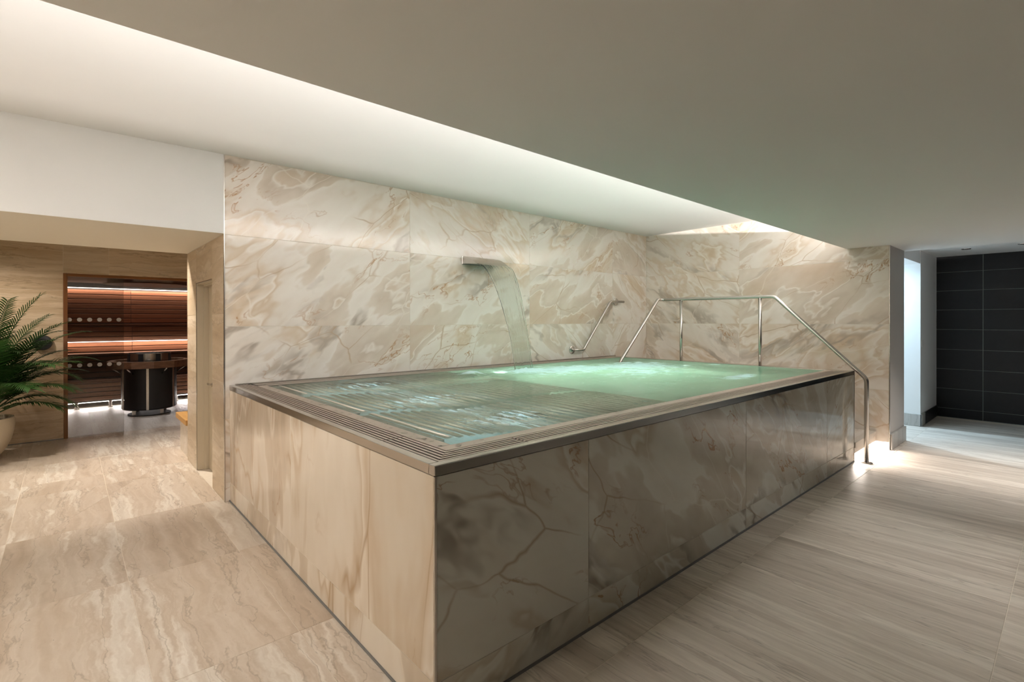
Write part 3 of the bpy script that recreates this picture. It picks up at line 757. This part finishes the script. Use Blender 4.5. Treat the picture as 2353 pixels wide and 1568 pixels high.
for b in ((-.055, .05, 5.035, 5.73, .385, .448), (.45, .56, 5.035, 5.73, .385, .448), (.05, .45, 5.62, 5.73, .385, .448), (.05, .45, 5.035, 5.12, .385, .448)):
    box('frame_board', b, MT['wood_lt'], fb, .003)
box('basin', (.05, .45, 5.12, 5.62, .386, .415), MT['white'], fb)

# ================================================================== sauna
sw = struct(empty('window_1', (-.75, YS, 0)), 'glass front of the sauna in a dark timber frame', 'window')
box('pane', (-1.050, -.450, YS+.02, YS+.03, .012, 2.170), MT['glass'], sw)
box('frame_post', (SX0, -1.046, YS-.002, YS+.09, 0, SZ), MT['wood_frame'], sw, .002)
box('frame_head', (-1.046, 2.0, YS-.002, YS+.09, 2.172, SZ), wood('frame_wood_head', 0, (.16, .055, .012), (.26, .10, .02), .45), sw, .002)
box('floor_channel', (-1.046, -.450, YS+.012, YS+.038, 0, .012), MT['steel'], sw)
for z in (1.589, .969):
    for k in range(6):
        lathe('marker_dot', [(0, .001), (.026, .001), (.027, 0)], (-1.030+.105*k, YS+.0199, z), MT['dot'], sw, 20, 'Y')
# shell
RZ = 2.33
struct(boxes('ceiling_sauna', [(-1.5, 2.0, YS+.1, 11.9, RZ, RZ+.1)], MT['wood_x']), 'dark timber ceiling of the sauna', 'ceiling')
struct(boxes('wall_sauna_left', [(-1.5, -1.4, YS+.1, 11.9, 0, RZ)], MT['wood_x']), 'dark timber side wall inside the sauna', 'wall')
struct(boxes('wall_sauna_right', [(1.9, 2.0, YS+.1, 11.9, 0, RZ)], MT['wood_x']), 'dark timber far side wall inside the sauna', 'wall')
bk = struct(box('wall_sauna_back', (-1.4, 1.9, 11.42, 11.6, 0, RZ), MT['dark']), 'boarded timber back wall of the sauna above the benches', 'wall')
JX = -.06
def planks(parent, y, z0, z1, n, gap=.013, t=.018):
    p = (z1-z0)/n
    for k in range(n):
        for a, b in ((-1.4, JX-.003), (JX+.003, 1.9)):
            box('plank', (a, b, y, y+t, z0+p*k+gap/2, z0+p*(k+1)-gap/2), MT['wood_x'], parent, .002)
planks(bk, 11.40, 1.53, 2.20, 7)
def bench(name, label, yf, zt, depth, zlow, nrows):
    b = tag(empty(name, (.25, yf, 0)), label, 'bench', 'sauna benches')
    for k in range(3):
        box('seat_board', (-1.4, 1.9, yf-.03+k*depth/3, yf-.03+(k+1)*depth/3-.008, zt-.042, zt), MT['wood_x'], b, .004)
    planks(b, yf+.02, zlow, zt-.05, nrows)
    box('carcass', (-1.4, 1.9, yf+.04, yf+depth-.06, zlow+.02, zt-.046), MT['dark'], b)
    return b
b1 = bench('sauna_bench', 'lowest timber bench in the sauna, just above the floor light', 10.12, .495, .50, .13, 4)
b2 = bench('sauna_bench', 'middle timber bench in the sauna, brightly lit along its seat', 10.62, .955, .52, .50, 4)
b3 = bench('sauna_bench', 'top timber bench in the sauna, under the boarded back wall', 11.10, 1.512, .32, .965, 5)
for x in (-.93, -.46, .55, 1.1):
    lathe('foot', [(0, 0), (.045, 0), (.045, .008), (.026, .01), (.026, .12), (.0, .12)], (x, 10.10, 0), MT['steel'], b1, 16)
# light strips of the sauna
LS = [('upper sauna light strip under the ceiling board', (-1.4, 1.9, 11.36, 11.375, 2.222, 2.234), (0, .25, -1), 14),
      ('middle sauna light strip above the bright bench', (-1.4, 1.9, 11.055, 11.07, 1.16, 1.172), (0, .1, -1), 12)]
SWARM = (1.0, .66, .50)
for lab, b, dr_, pw in LS:
    s_ = tag(box('light_strip', b, MT['ledw']), lab, 'light strip')
    area('sauna_led', ((b[0]+b[1])/2, b[2]-.004, b[4]-.004), dr_, 3.2, .012, pw, SWARM)
s_ = tag(box('light_strip', (-1.4, 1.9, 10.15, 10.165, .10, .11), MT['led']), 'white floor light strip under the lowest sauna bench', 'light strip')
area('sauna_floor_led', (.25, 10.135, .095), (0, -.45, -1), 3.2, .012, 18, (1.0, .93, .90))
# heater
HX, HY = .0, 8.86
ht = tag(empty('sauna_heater', (HX, HY, 0)), 'round black sauna heater with a walnut safety rail and steel basket', 'heater')
lathe('body', [(0, .10), (.36, .10), (.385, .12), (.385, .80), (.36, .82), (0, .82)], (HX, HY, 0), MT['black'], ht, 48)
lathe('base_plate', [(0, 0), (.30, 0), (.30, .012), (0, .012)], (HX, HY, 0), MT['dark'], ht, 40)
cd = Vector((-1.0568-HX, -1.639-HY, 0)).normalized(); ca = math.atan2(cd.y, cd.x)
for k in range(6):
    a = ca+R(-4+60*k); x, y = HX+.39*math.cos(a), HY+.39*math.sin(a)
    o = box('panel_strip', (x-.018, x+.018, y-.006, y+.006, .11, .83), MT['steel'], ht, .001); o.rotation_euler.z = a+math.pi/2
for k in range(4):
    a = ca+R(38+90*k); x, y = HX+.27*math.cos(a), HY+.27*math.sin(a)
    box('foot', (x-.025, x+.025, y-.02, y+.02, .012, .10), MT['steel'], ht, .002)
lathe('safety_rail', [(.50, .80), (.575, .80), (.575, .91), (.50, .91), (.50, .80)], (HX, HY, 0), MT['wood_rail'], ht, 12, smooth=False)
for k in range(6):
    a = ca+R(26+60*k); v0 = Vector((math.cos(a), math.sin(a), 0))
    tube('rail_bracket', [Vector((HX, HY, .70))+v0*.385, Vector((HX, HY, .80))+v0*.53], .012, MT['steel'], ht, 6)
lathe('top_plate', [(0, .82), (.49, .86), (.49, .868), (0, .87)], (HX, HY, 0), MT['black'], ht, 36)
lathe('stone_basket', [(.30, .87), (.305, .87), (.305, 1.03), (.297, 1.03), (.297, .88)], (HX, HY, 0), MT['steel'], ht, 40)
for k in range(8):
    a = ca+R(22.5+45*k); x, y = HX+.308*math.cos(a), HY+.308*math.sin(a)
    o = box('basket_slot', (x-.035, x+.035, y-.003, y+.003, .88, 1.025), MT['black'], ht); o.rotation_euler.z = a+math.pi/2
for k in range(22):
    a = random.uniform(0, 6.28); r_ = random.uniform(0, .24); s = random.uniform(.04, .06)
    bm = bmesh.new(); bmesh.ops.create_icosphere(bm, subdivisions=1, radius=s)
    for v_ in bm.verts: v_.co *= random.uniform(.8, 1.15)
    me = bpy.data.meshes.new('stone'); bm.to_mesh(me); bm.free(); link('stone', me, (HX+r_*math.cos(a), HY+r_*math.sin(a), .985), ht, MT['stone'])
# hood lamp over the heater
hl = tag(empty('heater_hood', (HX, HY, RZ)), 'wide round steel hood hanging under the sauna ceiling above the heater', 'hood')
lathe('band', [(.555, 2.20), (.565, 2.20), (.565, 2.30), (.555, 2.30), (.555, 2.20)], (HX, HY, 0), MT['steel'], hl, 56)
lathe('disc', [(0, 2.165), (.62, 2.175), (.62, 2.187), (.0, 2.20)], (HX, HY, 0), MT['wood_rail'], hl, 56)
lathe('canopy', [(0, 2.30), (.57, 2.30), (.57, RZ), (0, RZ)], (HX, HY, 0), MT['black'], hl, 40)
sd = tag(empty('sauna_downlight', (-.40, 8.0, RZ)), 'small steel ceiling spot just inside the sauna', 'ceiling light')
lathe('collar', [(.0, 2.28), (.022, 2.28), (.024, RZ), (0, RZ)], (-.40, 7.95, 0), MT['steel'], sd, 16)

spot('sauna_spot', (-.40, 7.95, 2.27), (0.1, 0.1, -1), 34, NEUT, 120, .8, .02)
# ceiling downlights before the slate wall
for x, y, lab in ((8.65, -.574, 'small recessed ceiling spot nearer the white wall return'), (8.57, -1.158, 'small recessed ceiling spot at the right picture edge')):
    d = tag(empty('ceiling_spot', (x, y, 2.60)), lab, 'ceiling light', 'ceiling spots before the slate wall')
    lathe('ring', [(.03, 2.592), (.05, 2.592), (.055, 2.5995), (.03, 2.5995), (.03, 2.592)], (x, y, 0), MT['steel'], d, 24)
    lathe('lens', [(0, 2.594), (.029, 2.594), (.029, 2.5995), (0, 2.5995)], (x, y, 0), MT['ledb'], d, 20)
